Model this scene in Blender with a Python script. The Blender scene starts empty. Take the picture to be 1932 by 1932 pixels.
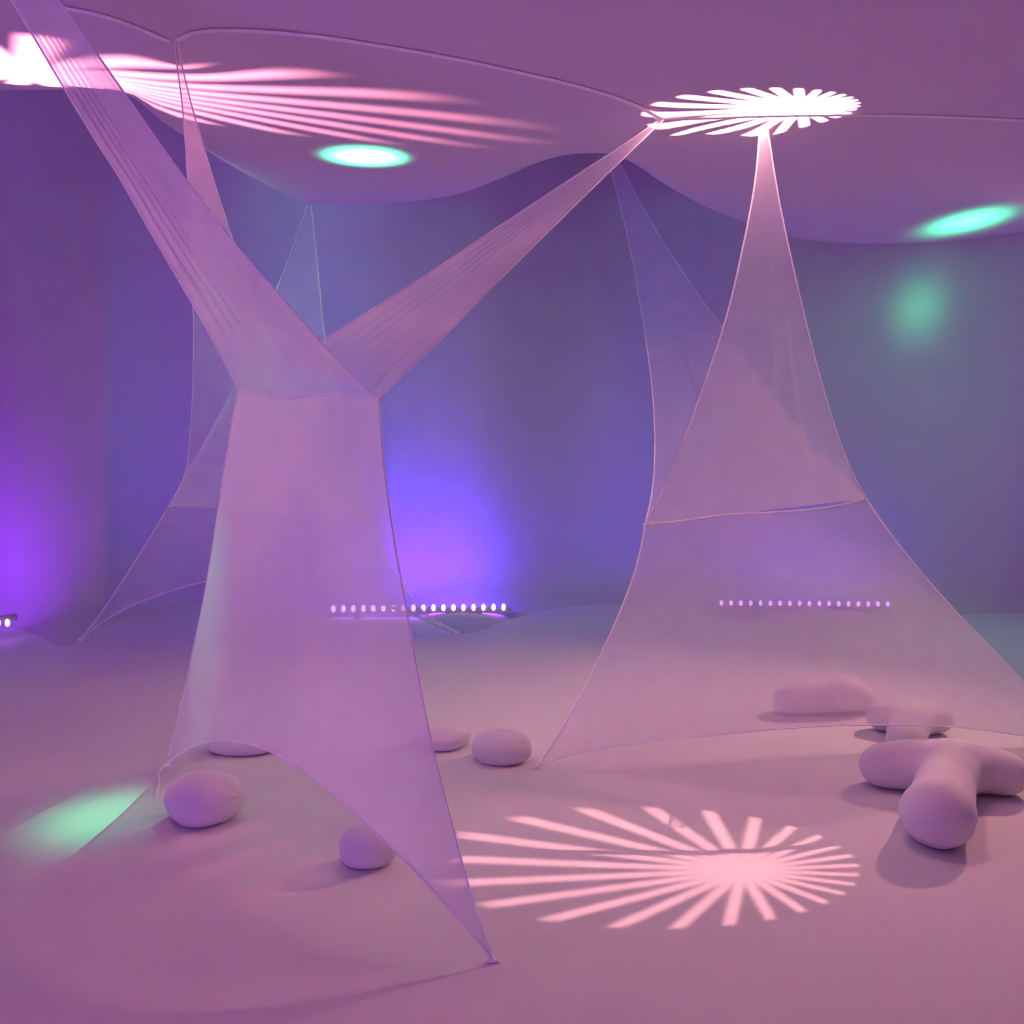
import bpy, bmesh, math, random
from mathutils import Vector, Matrix, noise
random.seed(7)
C = bpy.context.scene
R = math.radians

# ------------------------------------------------------------------ camera
F_PX, TH = 1850.0, math.atan(206 / 1850)
cam_d = bpy.data.cameras.new('camera'); cam = bpy.data.objects.new('camera', cam_d)
C.collection.objects.link(cam); C.camera = cam
cam.location = (0, 0, 1.5); cam.rotation_euler = (R(90) - TH, 0, 0)
cam_d.sensor_width = 36; cam_d.lens = 36 * F_PX / 1932; cam_d.clip_start = .05

# ------------------------------------------------------------------ colour and world
C.view_settings.view_transform = 'Standard'; C.view_settings.look = 'None'
C.view_settings.gamma = 1; C.view_settings.use_curve_mapping = False
C.view_settings.exposure = -0.14
C.cycles.transparent_max_bounces = 32
C.cycles.max_bounces = 8; C.cycles.diffuse_bounces = 5
C.cycles.sample_clamp_indirect = 60.0
C.cycles.use_denoising = True
w = bpy.data.worlds.new('hall'); C.world = w; w.use_nodes = True
w.node_tree.nodes['Background'].inputs[0].default_value = (.40, .108, .34, 1)
w.node_tree.nodes['Background'].inputs[1].default_value = .55

# ------------------------------------------------------------------ lamps of the installation, then added fill lights
def spot(name, loc, aim, power, color, cone, blend, radius=.01):
    d = bpy.data.lights.new(name, 'SPOT'); o = bpy.data.objects.new(name, d)
    C.collection.objects.link(o); o.location = loc
    o.rotation_euler = (Vector(aim) - Vector(loc)).to_track_quat('-Z', 'Y').to_euler()
    d.energy = power; d.color = color; d.spot_size = cone; d.spot_blend = blend
    d.shadow_soft_size = radius
    return o

def gobo(o, H, zp, off, blade=.036, soft=.03):
    """projector wheel: 24 radial slots; H takes the lit plane z=zp to the wheel's disc"""
    S = o.location; h = zp - S.z
    P = Matrix(((h, 0, S.x), (0, h, S.y), (0, 0, 1)))
    M = Matrix(H) @ P @ o.rotation_euler.to_matrix()
    d = o.data; d.use_nodes = True; nt = d.node_tree; N = nt.nodes; L = nt.links
    em = N['Emission']
    tc = N.new('ShaderNodeTexCoord')
    def m(op, a, b=None, c=None, clamp=False):
        n = N.new('ShaderNodeMath'); n.operation = op; n.use_clamp = clamp
        for i, v in enumerate((a, b, c)):
            if v is None: continue
            if isinstance(v, (int, float)): n.inputs[i].default_value = v
            else: L.new(v, n.inputs[i])
        return n.outputs[0]
    def dot(row):
        n = N.new('ShaderNodeVectorMath'); n.operation = 'DOT_PRODUCT'
        L.new(tc.outputs['Normal'], n.inputs[0]); n.inputs[1].default_value = row
        return n.outputs['Value']
    X, Y, W = (dot(M[i]) for i in range(3))
    u, v = m('DIVIDE', X, W), m('DIVIDE', Y, W)
    r = m('SQRT', m('ADD', m('MULTIPLY', u, u), m('MULTIPLY', v, v)))
    ph = m('SUBTRACT', m('ARCTAN2', v, u), R(off))
    st = R(15)
    k = m('ROUND', m('DIVIDE', ph, st))
    dp = m('SUBTRACT', ph, m('MULTIPLY', k, st))
    lat = m('ABSOLUTE', m('MULTIPLY', r, m('SINE', dp)))
    a = m('MULTIPLY_ADD', lat, -1 / soft, blade / soft + .5, True)
    b = m('MULTIPLY_ADD', r, -1 / (soft * 1.4), 1 / (soft * 1.4) + .5, True)
    L.new(m('MULTIPLY', a, b), em.inputs['Strength'])

H1 = [[1.5881862820926858, 0.06321470789187282, -1.3735446708313737], [-0.22003540873065752, 2.403642599459312, -7.090541759772861], [-0.724744926350635, 0.4794093197813907, -0.028322484973062487]]
H2 = [[0.8286986466021499, -0.20306691914465658, 2.0542626878038805], [-0.556327598690291, 1.3143861743748715, -5.4465039953067835], [0.5365992060888541, -0.18360622824009581, 1.9800225892648005]]
PINK = (1, .42, .45)
g1 = spot('pink_gobo_projector', (1.47, 4.68, 5.8), (.70, 3.02, 0), 66000, PINK, R(60), .05)
gobo(g1, H1, 0.0, 0)
g2 = spot('pink_gobo_projector', (-2.3, 3.15, 3.5), (-1.2, 3.6, 2.6), 1900, (1, .30, .42), R(140), .05)
gobo(g2, H2, 2.6, 7.5, .05, .07)
GREEN = (.06, 1, .42)
def soft_beam(o, hx, hy, k=4.3, pw=1.0):
    """bell shaped beam of a lens spotlight; hx, hy = half angles in degrees"""
    d = o.data; d.use_nodes = True; N = d.node_tree.nodes; L = d.node_tree.links
    tc = N.new('ShaderNodeTexCoord'); sp = N.new('ShaderNodeSeparateXYZ'); L.new(tc.outputs['Normal'], sp.inputs[0])
    def m(op, a, b):
        n = N.new('ShaderNodeMath'); n.operation = op
        for i, v in enumerate((a, b)):
            if isinstance(v, (int, float)): n.inputs[i].default_value = v
            else: L.new(v, n.inputs[i])
        return n.outputs[0]
    q = []
    for ax, h in (('X', hx), ('Y', hy)):
        t = m('DIVIDE', m('DIVIDE', sp.outputs[ax], sp.outputs['Z']), math.tan(R(h))); q.append(m('MULTIPLY', t, t))
    L.new(m('EXPONENT', m('MULTIPLY', m('POWER', m('ADD', q[0], q[1]), pw), -k), 0.0), N['Emission'].inputs['Strength'])
soft_beam(spot('green_spotlight', (.16, 5.74, 5.24), (-1.47, 3.42, 0), 58000, GREEN, R(20), .3, .02), 3.7, 3.4, 4.3, 1.5)
soft_beam(spot('green_spotlight', (2.45, 2.7, 4.35), (2.80, 6.2, 2.6), 27000, GREEN, R(18), .3, .02), 4.1, 4.5)
soft_beam(spot('green_spotlight', (3.95, 4.7, 2.35), (2.36, 4.15, 0), 60, GREEN, R(20), .3, .02), 5, 5)
spot('pink_fill_light', (3.7, 6.0, 2.5), (-.4, 3.0, 0), 350, (1, .45, .38), R(74), .9, .08)  # added lamp out of view, stands in for pink scattered by the ceiling pattern
spot('green_fill_light', (4.5, 5.6, 2.3), (.6, 6.0, .1), 34, (.10, 1, .55), R(100), .7, .09)  # added unseen lamp, gives the far floor its teal tint
spot('green_fill_light', (-2.75, 4.6, 2.35), (.2, 7.0, 1.9), 42, (.10, 1, .6), R(84), .8, .09)  # another added lamp out of view, tints upper back wall and rear sail teal
for nm, loc, aim, en in (('violet_wall_fill', (5.3, 5.2, .12), (5.6, 6.2, 2.2), 40),):  # added violet fill out of view, turns the right wall bluer
    d = bpy.data.lights.new(nm, 'AREA'); d.shape = 'RECTANGLE'; d.size = 1.0; d.size_y = .05
    d.energy = en; d.color = (.30, .09, 1)
    o = bpy.data.objects.new(nm, d); C.collection.objects.link(o); o.location = loc
    o.rotation_euler = (Vector(aim) - o.location).to_track_quat('-Z', 'Y').to_euler()
d = bpy.data.lights.new('violet_front_fill', 'AREA'); d.shape = 'RECTANGLE'; d.size = 1.0; d.size_y = .05  # unseen violet fill, added to brighten the near sail and straps
d.energy = 32; d.color = (.38, .13, 1)
o = bpy.data.objects.new('violet_front_fill', d); C.collection.objects.link(o); o.location = (-2.3, .6, .1)
o.rotation_euler = (Vector((-.4, 3, 2.2)) - o.location).to_track_quat('-Z', 'Y').to_euler()

# ------------------------------------------------------------------ helpers
def ray(px, py):
    dx = (px - 966) / F_PX; du = -(py - 966) / F_PX
    return Vector((dx, math.cos(TH) + du * math.sin(TH), -math.sin(TH) + du * math.cos(TH)))
def at(px, py, Y):
    d = ray(px, py); return Vector((0, 0, 1.5)) + d * (Y / d.y)
def onfloor(px, py, z=0.0):
    d = ray(px, py); return Vector((0, 0, 1.5)) + d * ((z - 1.5) / d.z)
def interp(tab, x):
    if x <= tab[0][0]: return tab[0][1]
    for (a, ya), (b, yb) in zip(tab, tab[1:]):
        if x <= b: return ya + (yb - ya) * (x - a) / (b - a)
    return tab[-1][1]
def smooth_interp(tab, x):
    xs = [t[0] for t in tab]; ys = [t[1] for t in tab]; n = len(xs)
    if x <= xs[0]: return ys[0]
    if x >= xs[-1]: return ys[-1]
    i = max(k for k in range(n - 1) if xs[k] <= x)
    def sl(k):
        if k == 0: return (ys[1] - ys[0]) / (xs[1] - xs[0])
        if k == n - 1: return (ys[-1] - ys[-2]) / (xs[-1] - xs[-2])
        a = (ys[k] - ys[k-1]) / (xs[k] - xs[k-1]); b = (ys[k+1] - ys[k]) / (xs[k+1] - xs[k])
        return 0 if a * b <= 0 else 2 * a * b / (a + b)
    h = xs[i+1] - xs[i]; t = (x - xs[i]) / h
    return (ys[i] * (1 + 2*t) * (1-t)**2 + ys[i+1] * t*t * (3 - 2*t)
            + h * sl(i) * t * (1-t)**2 + h * sl(i+1) * t*t * (t - 1))
def link(name, me, mat, parent=None, smooth=True):
    o = bpy.data.objects.new(name, me); C.collection.objects.link(o)
    if mat: me.materials.append(mat)
    if smooth:
        for p in me.polygons: p.use_smooth = True
    if parent: o.parent = parent; o.matrix_parent_inverse = Matrix.Translation(-parent.location)
    return o
def mesh(name, vs, fs, mat, parent=None, smooth=True):
    me = bpy.data.meshes.new(name); me.from_pydata([tuple(v) for v in vs], [], fs); me.update()
    return link(name, me, mat, parent, smooth)
def grid(name, rows, mat, parent=None):
    n = len(rows[0]); vs = [p for r in rows for p in r]; fs = []
    for i in range(len(rows) - 1):
        for j in range(n - 1):
            a = i * n + j; fs.append((a, a + 1, a + n + 1, a + n))
    return mesh(name, vs, fs, mat, parent)
def tube_data(pts, r, seg=6):
    vs, fs = [], []
    for i, p in enumerate(pts):
        t = (pts[min(i+1, len(pts)-1)] - pts[max(i-1, 0)]).normalized()
        s = t.cross(Vector((.31, .87, .38))).normalized(); u = t.cross(s)
        rr = r(i / (len(pts)-1)) if callable(r) else r
        for k in range(seg):
            a = 2 * math.pi * k / seg
            vs.append(p + (s * math.cos(a) + u * math.sin(a)) * rr)
    for i in range(len(pts) - 1):
        for k in range(seg):
            a, b = i * seg + k, i * seg + (k+1) % seg
            fs.append((a, b, b + seg, a + seg))
    fs.append(tuple(range(seg))[::-1]); fs.append(tuple(range((len(pts)-1)*seg, len(pts)*seg)))
    return vs, fs
def tube(name, pts, r, mat, parent=None, seg=6):
    vs, fs = tube_data(pts, r, seg); return mesh(name, vs, fs, mat, parent)
def empty(name, loc, label, cat, group=None):
    o = bpy.data.objects.new(name, None); C.collection.objects.link(o); o.location = loc
    o.empty_display_size = .1; return tag(o, label, cat, group)
def tag(o, label, cat, group=None):
    o['label'] = label; o['category'] = cat
    if group: o['group'] = group
    return o
def spline(pts, n):
    """Catmull-Rom through points (Vectors), n samples, parametrised by chord length"""
    d = [0.0]
    for a, b in zip(pts, pts[1:]): d.append(d[-1] + (b - a).length)
    T = d[-1]; out = []
    for k in range(n):
        s = T * k / (n - 1)
        i = min(max(j for j in range(len(d)) if d[j] <= s + 1e-9), len(pts) - 2)
        t = (s - d[i]) / (d[i+1] - d[i])
        def tan(j):
            if j == 0: return (pts[1] - pts[0]) / (d[1] - d[0])
            if j == len(pts) - 1: return (pts[-1] - pts[-2]) / (d[-1] - d[-2])
            return (pts[j+1] - pts[j-1]) / (d[j+1] - d[j-1])
        h = d[i+1] - d[i]
        out.append(pts[i] * ((1 + 2*t) * (1-t)**2) + pts[i+1] * (t*t*(3 - 2*t))
                   + tan(i) * (h * t * (1-t)**2) + tan(i+1) * (h * t*t*(t-1)))
    return out

# ------------------------------------------------------------------ materials
def nodes(name):
    m = bpy.data.materials.new(name); m.use_nodes = True
    nt = m.node_tree; nt.nodes.clear(); return m, nt.nodes, nt.links
def cloth(name, col, scale=60, bump=.15, rough=1):
    m, N, L = nodes(name)
    out = N.new('ShaderNodeOutputMaterial'); d = N.new('ShaderNodeBsdfDiffuse')
    tx = N.new('ShaderNodeTexCoord'); n = N.new('ShaderNodeTexNoise'); n.inputs['Scale'].default_value = scale
    n.inputs['Detail'].default_value = 4
    L.new(tx.outputs['Object'], n.inputs['Vector'])
    rp = N.new('ShaderNodeValToRGB'); rp.color_ramp.elements[0].position = .3; rp.color_ramp.elements[1].position = .7
    rp.color_ramp.elements[0].color = [c * .96 for c in col] + [1]; rp.color_ramp.elements[1].color = list(col) + [1]
    L.new(n.outputs['Fac'], rp.inputs['Fac']); L.new(rp.outputs['Color'], d.inputs['Color'])
    if bump:
        b = N.new('ShaderNodeBump'); b.inputs['Strength'].default_value = bump; b.inputs['Distance'].default_value = .004
        L.new(n.outputs['Fac'], b.inputs['Height']); L.new(b.outputs['Normal'], d.inputs['Normal'])
    L.new(d.outputs[0], out.inputs[0]); return m
def sheer(name, col, opacity, back=.5, var=.04):
    """knitted stretch net: open holes, threads that scatter to both sides"""
    m, N, L = nodes(name)
    out = N.new('ShaderNodeOutputMaterial')
    d = N.new('ShaderNodeBsdfDiffuse'); d.inputs[0].default_value = (*col, 1)
    t = N.new('ShaderNodeBsdfTranslucent'); t.inputs[0].default_value = (*col, 1)
    a = N.new('ShaderNodeMixShader'); a.inputs[0].default_value = back
    L.new(d.outputs[0], a.inputs[1]); L.new(t.outputs[0], a.inputs[2])
    tr = N.new('ShaderNodeBsdfTransparent'); mx = N.new('ShaderNodeMixShader')
    tx = N.new('ShaderNodeTexCoord'); n = N.new('ShaderNodeTexNoise'); n.inputs['Scale'].default_value = 9
    L.new(tx.outputs['Object'], n.inputs['Vector'])
    mr = N.new('ShaderNodeMapRange'); mr.inputs[3].default_value = opacity - var; mr.inputs[4].default_value = opacity + var
    L.new(n.outputs['Fac'], mr.inputs[0]); L.new(mr.outputs[0], mx.inputs[0])
    L.new(tr.outputs[0], mx.inputs[1]); L.new(a.outputs[0], mx.inputs[2])
    L.new(mx.outputs[0], out.inputs[0]); return m
def emit(name, col, s):
    m, N, L = nodes(name); out = N.new('ShaderNodeOutputMaterial'); e = N.new('ShaderNodeEmission')
    e.inputs[0].default_value = (*col, 1); e.inputs[1].default_value = s; L.new(e.outputs[0], out.inputs[0]); return m
M_floor = cloth('white_carpet', (.74, .72, .72), 180, .25)
M_wall = cloth('wall_fabric', (.6, .58, .6), 5, 0)
M_pillow = cloth('fleece_cover', (.78, .75, .75), 120, .3)
M_dark = cloth('grey_housing', (.5, .48, .52), 40, .05)
M_ceil = sheer('ceiling_stretch_fabric', (.8, .78, .8), .974, .35, .003)
M_seam = sheer('doubled_seam_fabric', (.88, .86, .88), .97, .3, .01)
M_near = sheer('near_sheer_fabric', (.9, .86, .9), .70, .42)
M_strap = sheer('pleated_sheer_fabric', (.9, .86, .9), .36, .42)
M_far = sheer('far_sheer_fabric', (.9, .87, .88), .40, .45)
M_farbody = sheer('far_sheer_body_fabric', (.9, .87, .88), .47, .45)
M_hem = cloth('hem_fabric', (.97, .95, .96), 200, 0)
M_led = emit('violet_led', (.66, .36, 1), 3.2)
M_led_dim = emit('dim_violet_led', (.38, .14, 1), 3.6)

# ------------------------------------------------------------------ room shell
YT = [(-700, 330), (-300, 200), (-120, 176), (0, 171), (60, 170), (130, 170), (190, 171), (240, 177), (300, 225), (360, 265), (440, 315),
      (520, 357), (583, 384), (650, 386), (740, 384), (850, 370), (950, 335), (1020, 305), (1080, 291), (1140, 289), (1180, 300), (1250, 345),
      (1330, 390), (1420, 425), (1520, 455), (1620, 467), (1740, 468), (1850, 455), (1932, 440), (2100, 400), (2300, 380), (2800, 420)]
YB = [(-700, 1290), (-300, 1240), (0, 1180), (60, 1195), (125, 1220), (163, 1200), (217, 1167), (283, 1148), (376, 1135), (560, 1128), (700, 1140),
      (780, 1165), (870, 1196), (960, 1170), (1060, 1146), (1150, 1140), (1300, 1150), (1450, 1182), (1545, 1212), (1640, 1186), (1740, 1168),
      (1850, 1158), (1932, 1157), (2200, 1200), (2800, 1290)]
YM = [(-700, 4.6), (-300, 5.8), (0, 6.55), (125, 6.6), (350, 7.0), (600, 7.2), (870, 7.2), (1140, 7.7), (1400, 7.3), (1740, 7.1), (1932, 6.9), (2250, 6.3), (2800, 5.2)]
YTD = [(-700, 4.4), (-300, 5.5), (0, 6.3), (190, 6.7), (583, 6.7), (900, 7.2), (1140, 8.1), (1400, 7.3), (1740, 7.05), (2250, 6.1), (2800, 5.0)]
def slope_at(px):
    d = ray(px, smooth_interp(YT, px)); return d.z / d.y, d.x / d.y
AZ = [(slope_at(px)[1], slope_at(px)[0]) for px in range(-700, 2801, 20)]
DENTS = []
def ceil_z(x, y):
    z0 = 2.6
    if y > .5:
        s = 1.5 + interp(AZ, x / y) * y
        k = .05; dlt = s - z0
        z0 = z0 + .5 * (dlt + math.sqrt(dlt * dlt + k * k)) - .0 if dlt > -2 else z0
    for (dx, dy, a, rr) in DENTS:
        q = math.hypot(x - dx, y - dy)
        z0 -= a * math.exp(-q / rr)
    return z0
def onceil(px, py):
    d = ray(px, py); lo = .5
    for i in range(900):
        Y = .8 + i * .008
        p = Vector((0, 0, 1.5)) + d * (Y / d.y)
        if p.z >= ceil_z(p.x, p.y): return p
    return p
for (px, py, a, rr) in ((332, 80, .07, .22), (1250, 224, .07, .22), (1440, 236, .05, .18)):
    p = onceil(px, py); DENTS.append((p.x, p.y, a, rr))

cols = [-700 + 3500 * i / 260 for i in range(261)]
rows = []
VS = [0, .006, .012, .02, .03, .045, .065, .09, .12, .16, .22, .3, .4, .5, .6, .7, .8, .88, .94, 1]
for v in VS:
    row = []
    for px in cols:
        pt = at(px, smooth_interp(YT, px), smooth_interp(YTD, px)); pb = onfloor(px, smooth_interp(YB, px))
        zt = pt.z + .06
        ym = max(smooth_interp(YM, px), pb.y + .08)
        y = ym + (pb.y - ym) * math.exp(-v / .022) + (pt.y - ym) * v ** 2.2
        a = (pb.x / pb.y) * (1 - v) + (pt.x / pt.y) * v
        row.append(Vector((a * y, y, zt * v)))
    rows.append(row)
wall = grid('wall_back', rows, M_wall); wall['kind'] = 'structure'
def side(name, col, x2):
    rr = []
    for k, v in enumerate(VS):
        p = rows[k][col]
        rr.append([p.lerp(Vector((x2, -2.2, p.z)), t / 12) + Vector((math.copysign(.5, x2) * math.sin(math.pi * t / 12), 0, 0)) for t in range(13)])
    o = grid(name, rr, M_wall); o['kind'] = 'structure'
side('wall_left', 0, -4.3); side('wall_right', -1, 4.3)
vs = []; fs = []; nx, ny = 220, 200
gx = [-6 + 12 * i / nx for i in range(nx + 1)]; gy = [-2.2 + 10.6 * j / ny for j in range(ny + 1)]
crow = [[Vector((x, y, ceil_z(x, y))) for x in gx] for y in gy]
ceiling = grid('ceiling', crow, M_ceil); ceiling['kind'] = 'structure'
frow = [[Vector((-6 + 12 * i / 24, -2.2 + 11 * j / 22, 0)) for i in range(25)] for j in range(23)]
floor = grid('floor', frow, M_floor); floor['kind'] = 'structure'
def ceil_ribbon(name, pix, wid):
    pts = spline([Vector((a, b, 0)) for a, b in pix], 60)
    P = [onceil(p.x, p.y) for p in pts]; L_, R_ = [], []
    for i, p in enumerate(P):
        t = (P[min(i+1, 59)] - P[max(i-1, 0)]); s = Vector((-t.y, t.x, 0)).normalized() * wid
        L_.append(p + s - Vector((0, 0, .006))); R_.append(p - s - Vector((0, 0, .006)))
    mid = [p - Vector((0, 0, .012)) for p in P]
    o = grid(name, [L_, mid, R_], M_hem); o['kind'] = 'structure'; return o
ceil_ribbon('trim_1', [(60, -12), (110, 8), (170, 20), (225, 36), (275, 56), (322, 76)], .011)
ceil_ribbon('trim_2', [(336, 72), (360, 60), (400, 54), (470, 54), (600, 65), (700, 80), (850, 106), (1000, 138), (1120, 168), (1195, 194), (1248, 222)], .011)
ceil_ribbon('trim_3', [(1252, 222), (1330, 220), (1440, 216), (1600, 214), (1760, 217), (1932, 224), (2050, 232)], .010)

# ------------------------------------------------------------------ sheer fabric sculptures
def curve(pix, d0, d1, n, p0=None, p1=None):
    """edge through picture points at depths running from d0 to d1; ends may be pinned to real points"""
    L_ = [0.0]
    for (a, b), (c, d) in zip(pix, pix[1:]): L_.append(L_[-1] + math.hypot(c - a, d - b))
    pts = [at(x, y, d0 + (d1 - d0) * l / L_[-1]) for (x, y), l in zip(pix, L_)]
    if p0 is not None: pts[0] = p0
    if p1 is not None: pts[-1] = p1
    return spline(pts, n)
def coons(Lc, Rc, Tc, Bc):
    n, m = len(Lc), len(Tc); rows = []
    for i in range(n):
        v = i / (n - 1); row = []
        for j in range(m):
            u = j / (m - 1)
            p = (Lc[i] * (1-u) + Rc[i] * u) + (Tc[j] * (1-v) + Bc[j] * v) \
                - (Tc[0] * (1-u)*(1-v) + Tc[-1] * u*(1-v) + Bc[0] * (1-u)*v + Bc[-1] * u*v)
            row.append(p)
        rows.append(row)
    return rows
def loft(Lc, Rc, m, pleats=(), sag=0.0, base=None):
    """rows between two edges; pleats = (u centre, half width, fold amount): Z-folds laid over the neighbouring cloth"""
    rows = []; n = len(Lc)
    us = [j / (m - 1) for j in range(m)]
    for i in range(n):
        v = i / (n - 1); a, b = Lc[i], Rc[i]; ax = b - a
        t = (Lc[min(i+1, n-1)] - Lc[max(i-1, 0)]).normalized()
        nr = ax.cross(t).normalized(); wd = ax.length; row = []
        for u in us:
            s, q = u, 0.0
            fade = min(1, v * 9)
            for (c, hw, am) in pleats:
                x = (u - c) / hw
                if abs(x) < 1:
                    k = (1 + math.cos(math.pi * x)) / 2
                    s -= am * fade * hw * math.sin(math.pi * x) * k
                    q += (.014 if len(pleats) > 4 else .003) * wd * k * math.sin(math.pi * x)
            lift = Vector((0, 0, 0))
            if base and v < .25:
                fb = s * (len(base) - 1); ib = min(int(fb), len(base) - 2)
                bp = base[ib].lerp(base[ib+1], fb - ib); lift = (bp - Lc[0].lerp(Rc[0], s)) * (1 - v / .25) ** 2
            row.append(a + ax * s + lift + nr * (q * min(1, 6 * v, 8 * (1 - v)) + sag * wd * math.sin(math.pi * u) * math.sin(math.pi * v)))
        rows.append(row)
    return rows
def hem(pts, r, parent): return tube('hem', pts, r, M_hem, parent)
def knot(p, r, parent, name='anchor_knot'):
    bm = bmesh.new(); bmesh.ops.create_icosphere(bm, subdivisions=2, radius=r)
    for v in bm.verts:
        v.co.z *= .55; v.co *= 1 + .15 * noise.noise(v.co * 60); v.co += p
    me = bpy.data.meshes.new(name); bm.to_mesh(me); bm.free()
    return link(name, me, M_hem, parent)

# --- near sculpture: a body panel pinned to the floor, two pleated straps up to the ceiling
bl, br = onfloor(314, 1442, .02), onfloor(928, 1808, .012)
near = empty('fabric_sail', ((bl + br) / 2) * 1, 'large near white sheer fabric sail shaped like a Y with two pleated straps', 'fabric sail')
dL, dR = 3.62, 3.08
TL = [(450, 735), (437, 800), (424, 880), (406, 1000), (388, 1110), (366, 1220), (344, 1320), (316, 1440)]
TR = [(715, 752), (720, 830), (728, 910), (744, 1020), (765, 1140), (790, 1280), (816, 1410), (850, 1545), (888, 1685), (928, 1808)]
tl, tr = at(450, 735, dL), at(716, 752, dR)
Lc = curve(TL, dL, bl.y, 48, tl, bl); Rc = curve(TR, dR, br.y, 48, tr, br)
top = [(450, 735), (490, 743), (530, 753), (580, 750), (630, 744), (680, 748), (716, 752)]
Tc = curve(top, dL, dR, 48, tl, tr)
bot = [(314, 1442), (340, 1420), (385, 1402), (440, 1398), (505, 1416), (570, 1453), (640, 1507), (715, 1576), (790, 1650), (860, 1728), (905, 1780), (928, 1808)]
hp = [at(x, y, bl.y + (br.y - bl.y) * (x - 314) / 614 - .34 * math.sin(math.pi * (x - 314) / 614)) for x, y in bot]
hp[0], hp[-1] = bl, br
Bc = spline(hp, 48)
body = grid('body_panel', coons(Lc, Rc, Tc, Bc), M_near, near)
for e in (Lc, Rc, Bc): hem(e, .0035, near)
tube('fold_seam', Tc, .003, M_hem, near)
# left strap, towards the ceiling near the camera
SLa = [(450, 735), (400, 640), (355, 560), (290, 448), (225, 335), (170, 248), (120, 165), (70, 80), (22, 0), (-40, -105)]
SLb = [(718, 752), (660, 704), (600, 640), (520, 549), (440, 455), (355, 345), (260, 212), (185, 105), (110, 0), (55, -80)]
La = curve(SLa, dL, 2.38, 70, tl); Lb = curve(SLb, dR, 2.42, 70, tr)
pl = [(.08, .075, 1.0), (.21, .055, 1.05), (.315, .05, 1.0), (.415, .045, 1.1), (.53, .07, 1.35), (.67, .075, 1.7), (.82, .08, 1.8), (.94, .055, 1.5)]
grid('strap', loft(La, Lb, 300, pl, base=Tc), M_strap, near)
hem(La, .0028, near); hem(Lb, .0028, near)
# right strap, to the ceiling point beside the pink pattern
pa = onceil(1247, 224); pb2 = onceil(1253, 225)
SRa = [(560, 668), (612, 641), (700, 585), (800, 522), (880, 468), (960, 415), (1040, 362), (1110, 316), (1190, 264), (1247, 224)]
SRb = [(716, 752), (780, 690), (850, 622), (910, 560), (965, 506), (1030, 442), (1080, 392), (1130, 343), (1180, 295), (1253, 225)]
Ra = curve(SRa, 3.42, pa.y, 70, None, pa); Rb = curve(SRb, dR, pb2.y, 70, tr, pb2)
pr = [(.085, .08, 1.3), (.22, .055, 1.05), (.33, .055, 1.0), (.44, .055, 1.1), (.57, .075, 1.5), (.73, .08, 1.8), (.89, .085, 1.8)]
grid('strap', loft(Ra, Rb, 300, pr), M_strap, near)
hem(Ra, .0024, near); hem(Rb, .0024, near)
# crossing cloth between the two straps
for p in (bl, br): knot(p - Vector((0, 0, .004)), .012, near)
tube('floor_cord', spline([bl, bl + Vector((-.012, -.05, -.01)), onfloor(300, 1480, .004), onfloor(292, 1505, .002)], 10), .003, M_hem, near)
tube('floor_cord', spline([br, onfloor(934, 1811, .006), onfloor(944, 1815, .003)], 8), .004, M_hem, near)

# --- sculpture behind it on the left
sl, sr = at(318, 955, 5.0), at(697, 970, 5.2)
wl, wr = onfloor(152, 1207, .03), onfloor(862, 1193, .03)
back = empty('fabric_sail', ((wl + wr) / 2), 'pale sheer fabric sail with two peaks, standing behind the large Y shaped sail', 'fabric sail')
Lc = curve([(318, 955), (290, 1002), (238, 1085), (190, 1158), (152, 1207)], 5.0, wl.y, 30, sl, wl)
Rc = curve([(697, 970), (718, 1030), (752, 1095), (800, 1155), (862, 1193)], 5.2, wr.y, 30, sr, wr)
Sc = curve([(318, 955), (345, 949), (410, 948), (490, 955), (560, 962), (630, 967), (697, 970)], 5.0, 5.2, 30, sl, sr)
Bc = curve([(152, 1207), (185, 1180), (250, 1141), (380, 1098), (480, 1090), (580, 1100), (680, 1125), (767, 1157), (810, 1170), (862, 1193)], wl.y, wr.y, 30, wl, wr)
grid('body_panel', coons(Lc, Rc, Sc, Bc), M_farbody, back)
for e in (Lc, Rc): hem(e, .005, back)
hem(Bc, .008, back)
tube('fold_seam', Sc, .006, M_hem, back)
def peak(parent, Lp, Rp, d0, d1, apL, apR, s0, s1, mat, n=44, r=.0035, m=40, pleats=(), sag=0.0, hems=True):
    A = curve(Lp, d0[0], apL.y, n, s0, apL); B = curve(Rp, d0[1], apR.y, n, s1, apR)
    rows = loft(A, B, m, pleats, sag)
    grid('peak', rows, mat, parent)
    if hems: hem(A, r, parent); hem(B, r, parent)
aL, aR = onceil(329, 84), onceil(336, 84)
peak(back, [(318, 955), (335, 925), (350, 890), (358, 820), (363, 740), (365, 640), (362, 500), (353, 320), (344, 200), (333, 118), (329, 84)],
     [(697, 970), (668, 930), (630, 870), (590, 808), (557, 755), (515, 655), (478, 560), (440, 455), (400, 330), (366, 215), (342, 118), (336, 84)],
     (5.0, 5.2), 0, aL, aR, sl, sr, M_far, r=.0025)
bL, bR = at(581, 384, 5.75), at(587, 384, 5.75)
peak(back, [(318, 955), (348, 905), (400, 812), (447, 720), (485, 632), (520, 550), (552, 470), (581, 384)],
     [(697, 970), (670, 895), (652, 825), (640, 760), (627, 690), (612, 630), (603, 540), (595, 460), (587, 384)],
     (5.0, 5.2), 0, bL, bR, sl, sr, M_far, pleats=[(.84, .03, .4)])
for p in (wl, wr): knot(p, .02, back)

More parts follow.
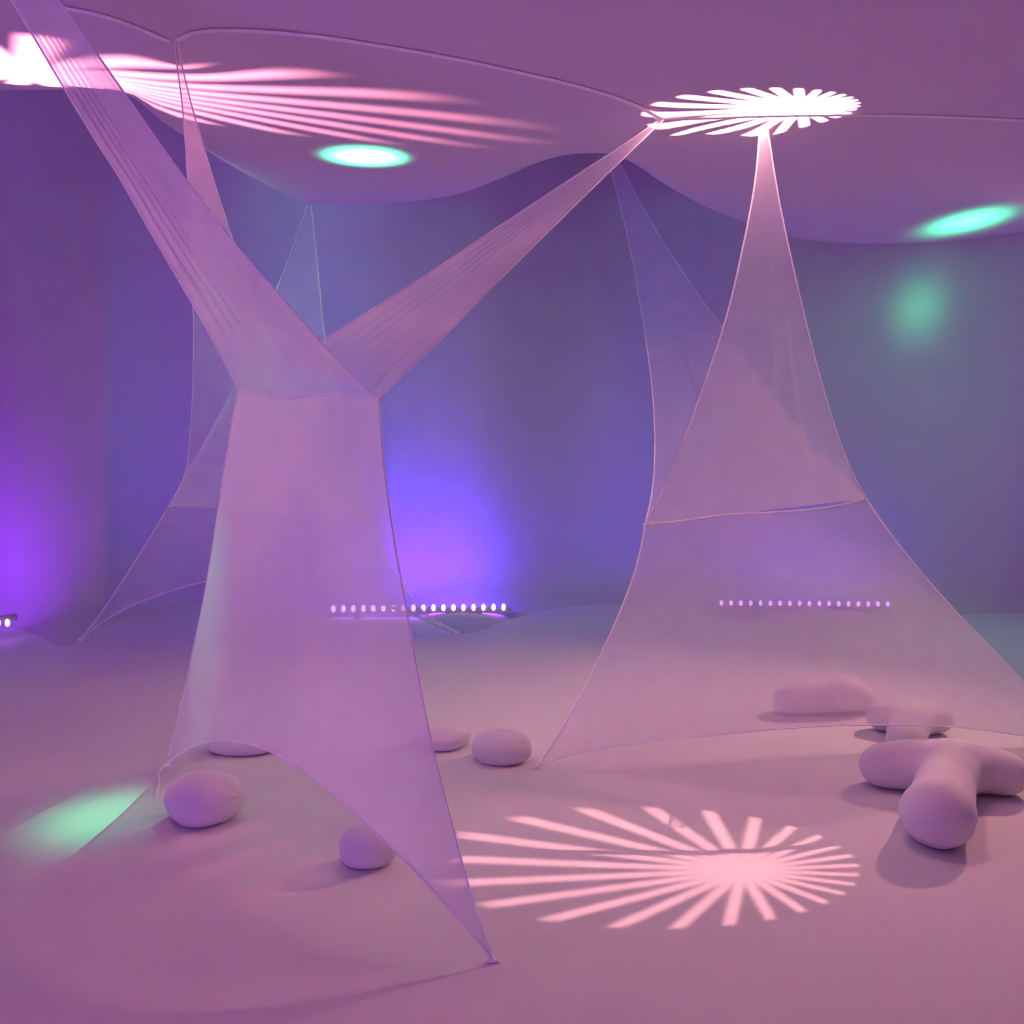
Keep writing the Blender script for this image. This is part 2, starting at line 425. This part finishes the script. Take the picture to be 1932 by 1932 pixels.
# --- sculpture on the right
dl, dr = 4.55, 4.75
sl, sr = at(1217, 989, dl), at(1634, 941, dr)
fl, fr = onfloor(1013, 1447, .008), onfloor(2030, 1402, .012)
right = empty('fabric_sail', ((fl + fr) / 2), 'wide pale sheer fabric sail with two peaks standing in front of the three armed pillow side', 'fabric sail')
right['label'] = 'wide pale sheer fabric sail with two tall peaks beside the three armed pillows'
Lc = curve([(1217, 989), (1212, 1020), (1200, 1070), (1185, 1115), (1165, 1165), (1135, 1232), (1100, 1303), (1055, 1385), (1013, 1447)], dl, fl.y, 44, sl, fl)
Rc = curve([(1634, 941), (1672, 996), (1730, 1070), (1800, 1150), (1870, 1222), (1932, 1288), (1990, 1352), (2030, 1402)], dr, fr.y, 44, sr, fr)
Sc = curve([(1217, 989), (1270, 985), (1330, 977), (1360, 972), (1440, 968), (1500, 964), (1545, 960), (1590, 952), (1634, 941)], dl, dr, 44, sl, sr)
hp = [(1013, 1447), (1060, 1430), (1140, 1411), (1240, 1399), (1340, 1388), (1440, 1378), (1540, 1371), (1640, 1368), (1740, 1369), (1830, 1374), (1932, 1388), (2030, 1402)]
hp = [at(x, y, fl.y + (fr.y - fl.y) * (x - 1013) / 1017 - .42 * math.sin(math.pi * ((x - 1013) / 1017) ** 1.3)) for x, y in hp]
hp[0], hp[-1] = fl, fr
Bc = spline(hp, 44)
grid('body_panel', coons(Lc, Rc, Sc, Bc), M_farbody, right)
for e in (Lc, Rc): hem(e, .004, right)
hem(Bc, .0025, right)
tube('fold_seam', Sc, .006, M_hem, right)
cL, cR = at(1144, 292, 7.0), at(1160, 292, 7.0)
peak(right, [(1217, 989), (1229, 935), (1235, 860), (1233, 770), (1222, 665), (1203, 545), (1178, 420), (1144, 292)],
     [(1634, 941), (1585, 893), (1530, 838), (1440, 728), (1370, 630), (1310, 545), (1235, 430), (1160, 292)],
     (dl, dr), 0, cL, cR, sl, sr, M_far, pleats=[(.4, .05, .33)])
eL, eR = onceil(1434, 238), onceil(1447, 238)
peak(right, [(1217, 989), (1250, 925), (1290, 832), (1330, 722), (1370, 600), (1404, 455), (1425, 340), (1434, 238)],
     [(1634, 941), (1605, 885), (1580, 820), (1540, 685), (1500, 520), (1470, 380), (1447, 238)],
     (dl, dr), 0, eL, eR, sl, sr, M_far, pleats=[(.62, .05, .3), (.78, .04, .3)])
for p in (fl, fr): knot(p, .012, right)
knot(sl, .010, right, 'corner_knot'); knot(sr, .010, right, 'corner_knot')

# ------------------------------------------------------------------ light bars at the foot of the wall
def box_data(vs, fs, c, s, rot=None):
    b = len(vs)
    for dx, dy, dz in ((-1,-1,-1),(1,-1,-1),(1,1,-1),(-1,1,-1),(-1,-1,1),(1,-1,1),(1,1,1),(-1,1,1)):
        vs.append(Vector((c[0] + dx*s[0]/2, c[1] + dy*s[1]/2, c[2] + dz*s[2]/2)))
    for f in ((0,3,2,1),(4,5,6,7),(0,1,5,4),(1,2,6,5),(2,3,7,6),(3,0,4,7)): fs.append(tuple(i + b for i in f))
def led_bar(px0, px1, py0, py1, Y0, Y1, label, power, led, size=1.0, red=.10, floor_z=0.0):
    a, b = at(px0, py0, Y0), at(px1, py1, Y1)
    root = empty('light_bar', ((a.x + b.x) / 2, (a.y + b.y) / 2, floor_z), label, 'light bar', 'light bars along the wall foot')
    ax = (b - a); wid = ax.length; rot = Matrix.Translation((a + b) / 2) @ Matrix.Rotation(math.atan2(ax.y, ax.x), 4, 'Z')
    def part(name, boxes, mat):
        vs, fs = [], []
        for c, s in boxes: box_data(vs, fs, c, s)
        return mesh(name, [rot @ v for v in vs], fs, mat, root, False)
    part('housing', [((0, .03, -.014), (wid + .09, .055, .03)), ((-wid/2 - .05, .03, -.016), (.012, .065, .034)), ((wid/2 + .05, .03, -.016), (.012, .065, .034))], M_dark)
    h = (a.z + b.z) / 2 - floor_z
    for s in (-1, 1):
        part('foot', [((s * wid * .36, .03, -.03 - (h - .03) / 2), (.03, .05, max(.01, h - .03))), ((s * wid * .36, .03, -h + .004), (.05, .1, .008))], M_dark)
    me = bpy.data.meshes.new('lens'); bm = bmesh.new(); bmesh.ops.create_icosphere(bm, subdivisions=2, radius=1)
    for v in bm.verts: v.co.x *= .0165 * size; v.co.y *= .014; v.co.z *= .026 * size
    bm.to_mesh(me); bm.free()
    for k in range(18):
        p = a.lerp(b, k / 17)
        o = bpy.data.objects.new('lens', me); C.collection.objects.link(o)
        if k == 0: me.materials.append(led)
        o.location = p - root.location + Vector((0, 0, .006)); o.parent = root
    d = bpy.data.lights.new('light_bar_beam', 'AREA'); d.shape = 'RECTANGLE'; d.size = wid; d.size_y = .03
    d.energy = power; d.color = (red, .018, 1); d.spread = R(180)
    lo = bpy.data.objects.new('light_bar_beam', d); C.collection.objects.link(lo)
    lo.location = (a + b) / 2 + Vector((0, -.02, .05))
    n = Vector((-ax.y, ax.x, 0)).normalized()
    lo.rotation_euler = (Vector((0, 0, 1)) + n * 1.0).to_track_quat('-Z', 'Y').to_euler()
    d2 = bpy.data.lights.new('light_bar_spill', 'AREA'); d2.shape = 'RECTANGLE'; d2.size = wid; d2.size_y = .04
    d2.energy = power * .03; d2.color = (.3, .07, 1)
    lo = bpy.data.objects.new('light_bar_spill', d2); C.collection.objects.link(lo)
    lo.location = (a + b) / 2 + Vector((0, .03, -.034)); lo.rotation_euler = (0, 0, math.atan2(ax.y, ax.x))
    return root
led_bar(629, 950, 1150, 1147, 6.72, 6.72, 'violet light bar, bright, half hidden behind the large near sail', 29, M_led)
led_bar(1361, 1675, 1139, 1141, 6.72, 6.72, 'violet light bar seen dimly through the wide pale sail', 4, M_led_dim, .75)
led_bar(-310, 14, 1186, 1177, 5.5, 6.05, 'violet light bar at the wall foot cut off by the left edge', 14, M_led, 1.0, .26)

# ------------------------------------------------------------------ pillows
def pebble(px, py_bottom, wpx, h, depth_ratio, label, rz=0.0, seed=0, wrinkle=0.0, flat=.18, group='pebble pillows'):
    base = onfloor(px, py_bottom); Y = base.y + wpx / F_PX * base.y * depth_ratio * .3
    base = onfloor(px, py_bottom); base.y = Y; base.x = (px - 966) / F_PX * Y * 1.02
    w = wpx / F_PX * Y * 1.02; rx, ry, rz_ = w / 2, w / 2 * depth_ratio, h / 2
    bm = bmesh.new(); bmesh.ops.create_icosphere(bm, subdivisions=5, radius=1)
    off = Vector((seed * 3.1, seed * 1.7, 5))
    for v in bm.verts:
        c = v.co.copy()
        k = 1 + .07 * noise.noise(c * 1.3 + off) + .02 * noise.noise(c * 3.1 + off)
        if wrinkle and c.x > .1:
            k += wrinkle * min(1, (c.x - .1) * 2) * noise.noise(Vector((c.x * 3, math.atan2(c.z, c.y) * 3.2 , 2)))
        z = c.z * k
        if z < -1 + flat * 1.6: z = (-1 + flat * 1.6) + (z - (-1 + flat * 1.6)) * .25
        v.co = Vector((c.x * k * rx, c.y * k * ry, z * rz_))
    zmin = min(v.co.z for v in bm.verts)
    for v in bm.verts: v.co.z -= zmin - .0
    me = bpy.data.meshes.new('pebble_pillow'); bm.to_mesh(me); bm.free()
    o = link('pebble_pillow', me, M_pillow); o.location = (base.x, base.y, -.003); o.rotation_euler.z = R(rz)
    tag(o, label, 'pillow', group); o['rad'] = 0; del o['rad']
    return o, (rx, ry, h)
p1, _ = pebble(374, 1560, 147, .205, .85, 'round white pebble pillow nearest the left sail corner, half in violet shadow', 10, 1, .05)
p2, _ = pebble(687, 1641, 112, .15, .85, 'small round white pebble pillow under the arch of the near sail, nearest the camera', 0, 2, .02)
p3, d3 = pebble(946, 1444, 116, .155, .8, 'round white pebble pillow standing alone right of the near sail', -8, 3, .02)
p4, _ = pebble(833, 1417, 108, .125, .8, 'white pebble pillow half hidden behind the right edge of the near sail', 5, 4, .01)
p5, _ = pebble(455, 1426, 142, .10, .55, 'long flat white pebble pillow seen through the arch top of the near sail', 4, 5, .01)
# welt on the third pebble
q = []
for k in range(25):
    a = R(200 + 140 * k / 24)
    q.append(Vector((math.cos(a) * d3[0] * 1.0, math.sin(a) * d3[1] * 1.0, d3[2] * .5)))
dg = bpy.context.evaluated_depsgraph_get()
qq = []
bmx = bmesh.new(); bmx.from_mesh(p3.data)
from mathutils.bvhtree import BVHTree
tree = BVHTree.FromBMesh(bmx)
for p in q:
    h_, n_, _, _ = tree.find_nearest(p); qq.append(h_ + n_ * .0005)
bmx.free()
vs, fs = tube_data(qq, .0022, 5)
me = bpy.data.meshes.new('welt'); me.from_pydata([tuple(v) for v in vs], [], fs)
wl_o = link('welt', me, M_pillow); wl_o.parent = p3

def arm_pillow(name, base, arms, label, cat='pillow', group=None, voxel=.014, smooth=14):
    """arms: list of chains [(Vector, radius), ...] melted into one soft body"""
    bm = bmesh.new()
    for ch in arms:
        for (p0, r0), (p1, r1) in zip(ch, ch[1:]):
            n = max(3, int((p1 - p0).length / .02))
            for k in range(n + 1):
                t = k / n; p = p0.lerp(p1, t); t2 = t * t * (3 - 2 * t); r = r0 + (r1 - r0) * t2
                bmesh.ops.create_icosphere(bm, subdivisions=2, radius=r, matrix=Matrix.Translation(p) @ Matrix.Diagonal((1, 1, .92, 1)))
    me = bpy.data.meshes.new(name); bm.to_mesh(me); bm.free()
    tmp = bpy.data.objects.new('tmp', me); C.collection.objects.link(tmp)
    rm = tmp.modifiers.new('r', 'REMESH'); rm.mode = 'VOXEL'; rm.voxel_size = voxel
    sm = tmp.modifiers.new('s', 'SMOOTH'); sm.iterations = smooth; sm.factor = .5
    dg = bpy.context.evaluated_depsgraph_get(); dg.update()
    me2 = bpy.data.meshes.new_from_object(tmp.evaluated_get(dg)); me2.name = name
    bpy.data.objects.remove(tmp)
    zmin = min(v.co.z for v in me2.vertices)
    for v in me2.vertices:
        z = v.co.z - zmin
        if z < .02: z = .006 + (z / .02) * .014
        v.co.z = z - .008; v.co.x -= base.x; v.co.y -= base.y
        nz = noise.noise(Vector(v.co) * 9) * .004
        v.co += Vector(v.normal) * nz
    o = link(name, me2, M_pillow); o.location = (base.x, base.y, 0)
    return tag(o, label, cat, group)
def pt(px, py, z): return onfloor(px, py, z)
c0 = pt(1800, 1438, .125)
arm_pillow('three_armed_pillow', Vector((c0.x, c0.y, 0)), [
    [(c0, .125), (pt(1730, 1432, .115), .112), (pt(1668, 1434, .105), .098)],
    [(c0, .118), (pt(1785, 1470, .115), .110), (pt(1777, 1500, .12), .116), (pt(1769, 1524, .128), .13)],
    [(c0, .125), (pt(1850, 1440, .11), .105), (pt(1893, 1448, .105), .1)]],
    'big white three armed pillow in front, fat arm towards the camera, at the right edge')
c1 = pt(1728, 1348, .09)
arm_pillow('three_armed_pillow', Vector((c1.x, c1.y, 0)), [
    [(c1, .09), (pt(1664, 1345, .085), .075)],
    [(c1, .095), (pt(1712, 1375, .085), .09), (pt(1708, 1392, .085), .085)],
    [(c1, .09), (pt(1772, 1352, .08), .07)]],
    'smaller white three armed pillow right behind the big one, half under the pale sail')
c2 = pt(1540, 1308, .1)
arm_pillow('bean_pillow', Vector((c2.x, c2.y, 0)), [
    [(pt(1488, 1315, .085), .08), (pt(1515, 1308, .1), .1), (pt(1550, 1306, .1), .095), (pt(1585, 1300, .11), .112), (pt(1622, 1308, .09), .085)]],
    'long white bean pillow with two humps seen dimly through the pale sail')
